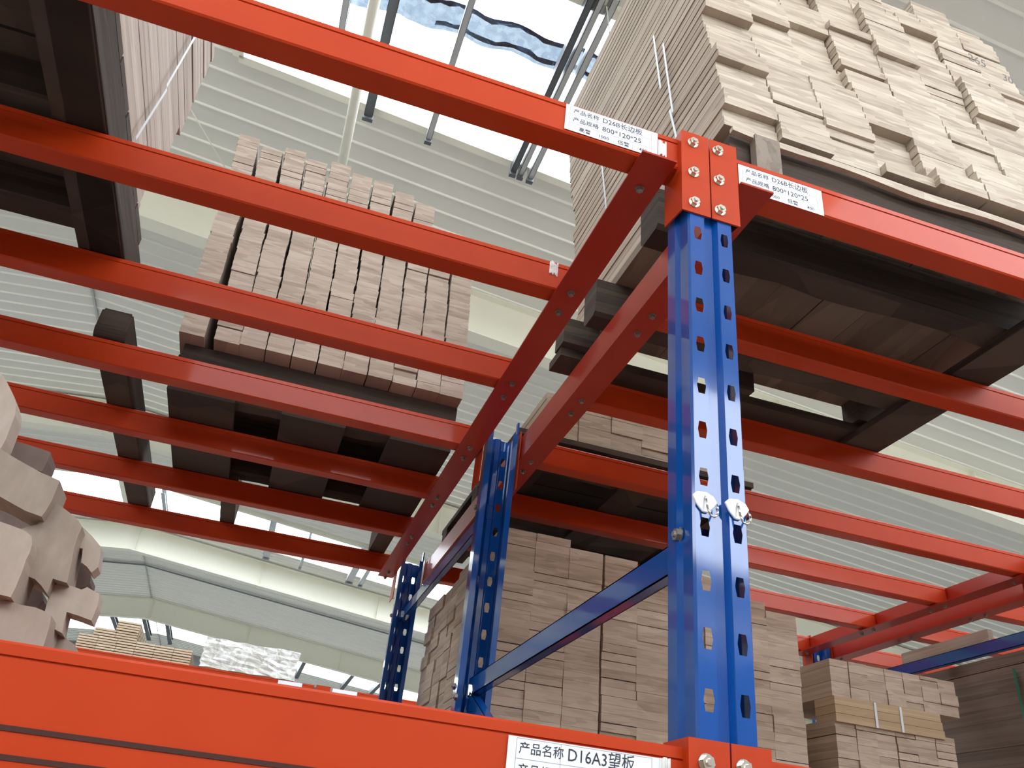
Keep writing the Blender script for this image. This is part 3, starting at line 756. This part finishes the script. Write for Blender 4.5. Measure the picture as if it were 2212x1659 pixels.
# stack behind the right hand frame, shade painted into its colour
GC = [(2.36+.1225*i, 2.36+.1225*(i+1)) for i in range(6)]
stack('shaded brown stack behind the blue brace at the right edge', WOOD_SHADE, GC, LZ+.110, .03, .0495, lambda z: 1.62, .8, jit=.006)
pallet('pallet under the shaded stack at the right edge', 2.36, 3.1, 1.6, 2.45, LZ, wide=.1, h=.110)
gst = [o for o in C.objects if o.type == 'EMPTY' and o.name.startswith('board_stack')][-1]
build('strap', strap_on('', [(1.75, -.02), (1.74, -.69)], .012, GREENSTRAP, 2.352), GREENSTRAP, gst)
tagit(block('loose_plank', WOODM, BAY+.016, BAY+.038, 1.56, 2.03, .001, .045), 'loose brown plank lying on the blue brace at the right', 'plank')

# ------------------------------------------------------------------ curved timber blocks at the left
CP = Vector((-0.5410, -0.9588, -0.9725))
HOLLOW_SHADE = wood('shade_painted_timber', (0.13, 0.085, 0.07), (0.19, 0.13, 0.105), (0.07, 0.045, 0.04), sx=40, sy=6, sz=9, cell=0.0)  # shade in the pile's hollows, painted as a darker timber colour
def curved(pts, y, th, label, m=CURVE):
    bm = bmesh.new(); extrude_poly(bm, pts, 'y', y, y+th); fixn(bm)
    return tagit(build('curved_block', bm, m), label, 'timber block', 'curved timber blocks piled at the left')
def arc(cx, cz, r0, r1, a0, a1, n=10):
    A = [math.radians(a0+(a1-a0)*i/n) for i in range(n+1)]
    return [(cx+r1*math.cos(t), cz+r1*math.sin(t)) for t in A] + [(cx+r0*math.cos(t), cz+r0*math.sin(t)) for t in A[::-1]]
CURV = [
 ([(-0.944, -0.469), (-0.932, -0.468), (-0.925, -0.473), (-0.915, -0.484), (-0.905, -0.496), (-0.899, -0.506), (-0.895, -0.52), (-0.894, -0.537), (-0.893, -0.554), (-0.894, -0.567), (-0.908, -0.564)], 0.13, 0.04, 'rounded timber end at the left edge, topmost of the curved blocks'),
 ([(-0.897, -0.576), (-0.883, -0.579), (-0.869, -0.585), (-0.852, -0.591), (-0.831, -0.598), (-0.809, -0.603), (-0.809, -0.615), (-0.809, -0.629), (-0.811, -0.643), (-0.813, -0.65), (-0.831, -0.647), (-0.846, -0.642), (-0.863, -0.636), (-0.876, -0.633)], 0.1, 0.06, 'broad curved timber band under the rounded end'),
 ([(-0.917, -0.54), (-0.917, -0.528), (-0.904, -0.527), (-0.891, -0.528), (-0.873, -0.53), (-0.859, -0.532), (-0.858, -0.544), (-0.859, -0.561), (-0.886, -0.558)], 0.2, 0.05, 'dark greenish timber block behind the broad curved band, painted in shade'),
 ([(-0.86, -0.666), (-0.848, -0.669), (-0.836, -0.671), (-0.825, -0.673), (-0.818, -0.675), (-0.811, -0.679), (-0.807, -0.688), (-0.806, -0.698), (-0.807, -0.706), (-0.806, -0.716), (-0.806, -0.724), (-0.806, -0.738), (-0.807, -0.749), (-0.818, -0.748), (-0.829, -0.746)], 0.085, 0.07, 'flat faced timber block at the left edge of the pile'),
 ([(-0.834, -0.663), (-0.828, -0.659), (-0.819, -0.654), (-0.818, -0.644), (-0.816, -0.637), (-0.814, -0.622), (-0.8, -0.628), (-0.788, -0.634), (-0.779, -0.639), (-0.771, -0.647), (-0.772, -0.659), (-0.771, -0.674), (-0.768, -0.692), (-0.765, -0.715), (-0.774, -0.714), (-0.781, -0.713), (-0.781, -0.722), (-0.781, -0.731), (-0.79, -0.723), (-0.799, -0.717), (-0.808, -0.715), (-0.815, -0.715), (-0.816, -0.697), (-0.816, -0.679), (-0.821, -0.669)], 0.12, 0.06, 'large central timber block with curved flank in the pile'),
 ([(-0.779, -0.65), (-0.777, -0.638), (-0.763, -0.647), (-0.749, -0.658), (-0.746, -0.67), (-0.744, -0.683), (-0.749, -0.691), (-0.756, -0.685), (-0.764, -0.681), (-0.768, -0.664), (-0.777, -0.665)], 0.15, 0.03, 'curved timber block at the upper right of the pile'),
 ([(-0.785, -0.692), (-0.787, -0.67), (-0.789, -0.647), (-0.781, -0.646), (-0.777, -0.665), (-0.768, -0.669), (-0.76, -0.679), (-0.759, -0.687), (-0.762, -0.693), (-0.77, -0.697)], 0.215, 0.05, 'dark round ended block standing in for the shaded hollow at the right of the pile'),
 ([(-0.783, -0.725), (-0.783, -0.719), (-0.78, -0.714), (-0.774, -0.711), (-0.762, -0.713), (-0.751, -0.715), (-0.746, -0.711), (-0.73, -0.717), (-0.728, -0.731), (-0.729, -0.748), (-0.744, -0.745), (-0.758, -0.743), (-0.757, -0.753), (-0.755, -0.767), (-0.767, -0.763), (-0.78, -0.753)], 0.14, 0.035, 'squared timber block at the lower right of the pile'),
 ([(-0.83, -0.755), (-0.821, -0.751), (-0.81, -0.749), (-0.799, -0.751), (-0.784, -0.751), (-0.775, -0.753), (-0.765, -0.757), (-0.763, -0.768), (-0.762, -0.781), (-0.761, -0.798), (-0.81, -0.803)], 0.105, 0.07, 'low timber block resting on the deck at the front of the pile'),
 ([(-0.847, -0.719), (-0.846, -0.701), (-0.845, -0.686), (-0.834, -0.689), (-0.823, -0.694), (-0.813, -0.704), (-0.809, -0.713), (-0.813, -0.723), (-0.825, -0.724)], 0.24, 0.06, 'dark round ended block standing in for the shaded middle hollow of the pile'),
 ([(-0.776, -0.77), (-0.777, -0.756), (-0.768, -0.757), (-0.755, -0.766), (-0.743, -0.772), (-0.741, -0.784), (-0.773, -0.789)], 0.17, 0.04, 'small timber offcut at the foot of the pile'),
 ([(-0.928, -0.578), (-0.913, -0.582), (-0.883, -0.593), (-0.853, -0.6), (-0.854, -0.613), (-0.865, -0.62), (-0.872, -0.625), (-0.899, -0.62), (-0.913, -0.617)], 0.26, 0.06, 'dark block standing in for the shadow gap beneath the broad curved band'),
]
for pts, y, th, lb in CURV: curved(pts, y, th, lb, HOLLOW_SHADE if "dark" in lb else CURVE)  # blocks labelled dark stand in for shaded hollows

# ------------------------------------------------------------------ the rack row behind
Y2 = 5.86
root = empty('rear_rack_beam', (-1.0, Y2, .144), 'thin red beam edge of the next rack row, seen over the deep beam', 'beam', 'beams of the next rack row')
build('box_section', profile_beam(-BAY+.09, -.04, Y2, Y2+.05, .10, DZ), ORANGE, root)
root = empty('rear_rack_beam', (1.0, Y2, .144), 'red beam edge of the next rack row, just left of the far blue post', 'beam', 'beams of the next rack row')
build('box_section', profile_beam(.10, BAY-.04, Y2, Y2+.05, .10, DZ), ORANGE, root)
for xa, lb in ((-BAY+.09, 'second beam of the next rack row, under the wrapped load'), (.10, 'second beam of the next rack row, right of its post')):
    root = empty('rear_rack_beam', (xa+1, Y2+.75, .144), lb, 'beam', 'beams of the next rack row')
    build('box_section', profile_beam(xa, xa+BAY-.14, Y2+.75, Y2+.80, .10, DZ), ORANGE, root)
for i, ox in enumerate((-BAY, 0.03, BAY)):
    root = empty('rear_upright', (ox, Y2, FZ), ('upright of the next rack row, far left', 'upright top of the next rack row between two white labels', 'upright of the next rack row, right')[i], 'rack frame', 'uprights of the next rack row')
    for yy in (Y2, Y2+.77):
        p = link('post', POSTM, root, (ox-.025, yy, 0)); p.location.z = -FZ-.012
        block('connector', ORANGE, ox-.055, ox+.055, yy-.006, yy-.002, .06, DZ+.004, root)
for i, (xa, xb) in enumerate(((-.31, -.13), (.10, .29))):
    bm = bmesh.new(); bx(bm, xa, xb, Y2-.003, Y2-.0015, .15, DZ-.003)
    tagit(build('paper_label', bm, PAPER), ('tiny white label strip at the right end of the far beam', 'tiny white label strip beside the far blue post')[i], 'label', 'labels on the next rack row')
# pile of thin battens
root = empty('batten_pile', (-1.35, Y2+.3, DZ), 'pile of thin pale battens on the next rack row', 'timber stack')
lay = 0; z = DZ+.001
while z < .46:
    xa, xb = (-1.76, -.965) if z < .335 else ((-1.67, -1.37) if z < .375 else (-1.53, -1.37))
    n = max(1, int(round((xb-xa)/.132)))
    for k in range(n):
        block('batten', SLAT, xa+(xb-xa)*k/n+.001, xa+(xb-xa)*(k+1)/n-.001, Y2+.02+random.uniform(-.004, .004), Y2+.6, z, z+.0125, root)
    block('spacer', PALLET, xa+.01, xb-.01, Y2+.05, Y2+.55, z+.0127, z+.0185, root)
    z += .0187
# wrapped box
root = empty('wrapped_load', (-.54, Y2+.3, DZ), 'box shrink wrapped in crinkled clear film on the next rack row', 'wrapped load')
block('carton', CARD, -.87, -.205, Y2+.03, Y2+.56, DZ+.001, .41, root)
bm = bmesh.new(); bmesh.ops.create_cube(bm, size=1)
bmesh.ops.subdivide_edges(bm, edges=bm.edges[:], cuts=9, use_grid_fill=True)
for v in bm.verts:
    n_ = v.co.copy(); v.co = Vector((-.545+n_.x*.70, Y2+.295+n_.y*.59, DZ+.108+n_.z*.212))
    v.co += Vector((random.uniform(-.008, .008), random.uniform(-.008, .008), random.uniform(-.002, .010)))
    if v.co.z < DZ+.003: v.co.z = DZ+.003
fixn(bm); build('shrink_film', bm, FILM, root)

# ------------------------------------------------------------------ unseen loads added to block light from below and across the aisle
def plain_load(label, x0, x1, y0, y1, z0, z1, group):
    root = empty('unseen_board_load', ((x0+x1)/2, (y0+y1)/2, z0), label, 'timber stack', group)
    n = max(2, round((z1-z0)/.12))
    for k in range(n):
        j = random.uniform(-.01, .01)
        block('board_layer', WOODM, x0, x1, y0+j, y1+j, z0+(z1-z0)*k/n+.002, z0+(z1-z0)*(k+1)/n, root)
for bx0 in (-2*BAY, -BAY, 0, BAY):
    for k, (ya, yb) in enumerate(((.05, 1.2), (1.4, 2.55))):
        for z0_, z1_ in ((FZ+.001, -1.80), (-1.70, -.99)):
            plain_load('unseen load of boards added in the lowest rack levels to darken the undersides, below the picture', bx0+.15, bx0+BAY-.12, ya, yb, z0_, z1_, 'added loads below the picture')
for bx0 in (-3*BAY, -2*BAY, -BAY, 0, BAY, 2*BAY):
    plain_load('unseen load of boards added across the aisle to block front light, behind the camera', bx0+.005, bx0+BAY-.005, -4.6, -3.3, FZ+.001, .15+.25*random.random(), 'added light-blocking loads opposite')
for bx0 in (-2*BAY, -BAY, 0, BAY):
    plain_load('unseen load of boards low in the next rack row, below the picture', bx0+.15, bx0+BAY-.1, Y2+.1, Y2+1.5, FZ+.001, -.45, 'loads low in the next row')
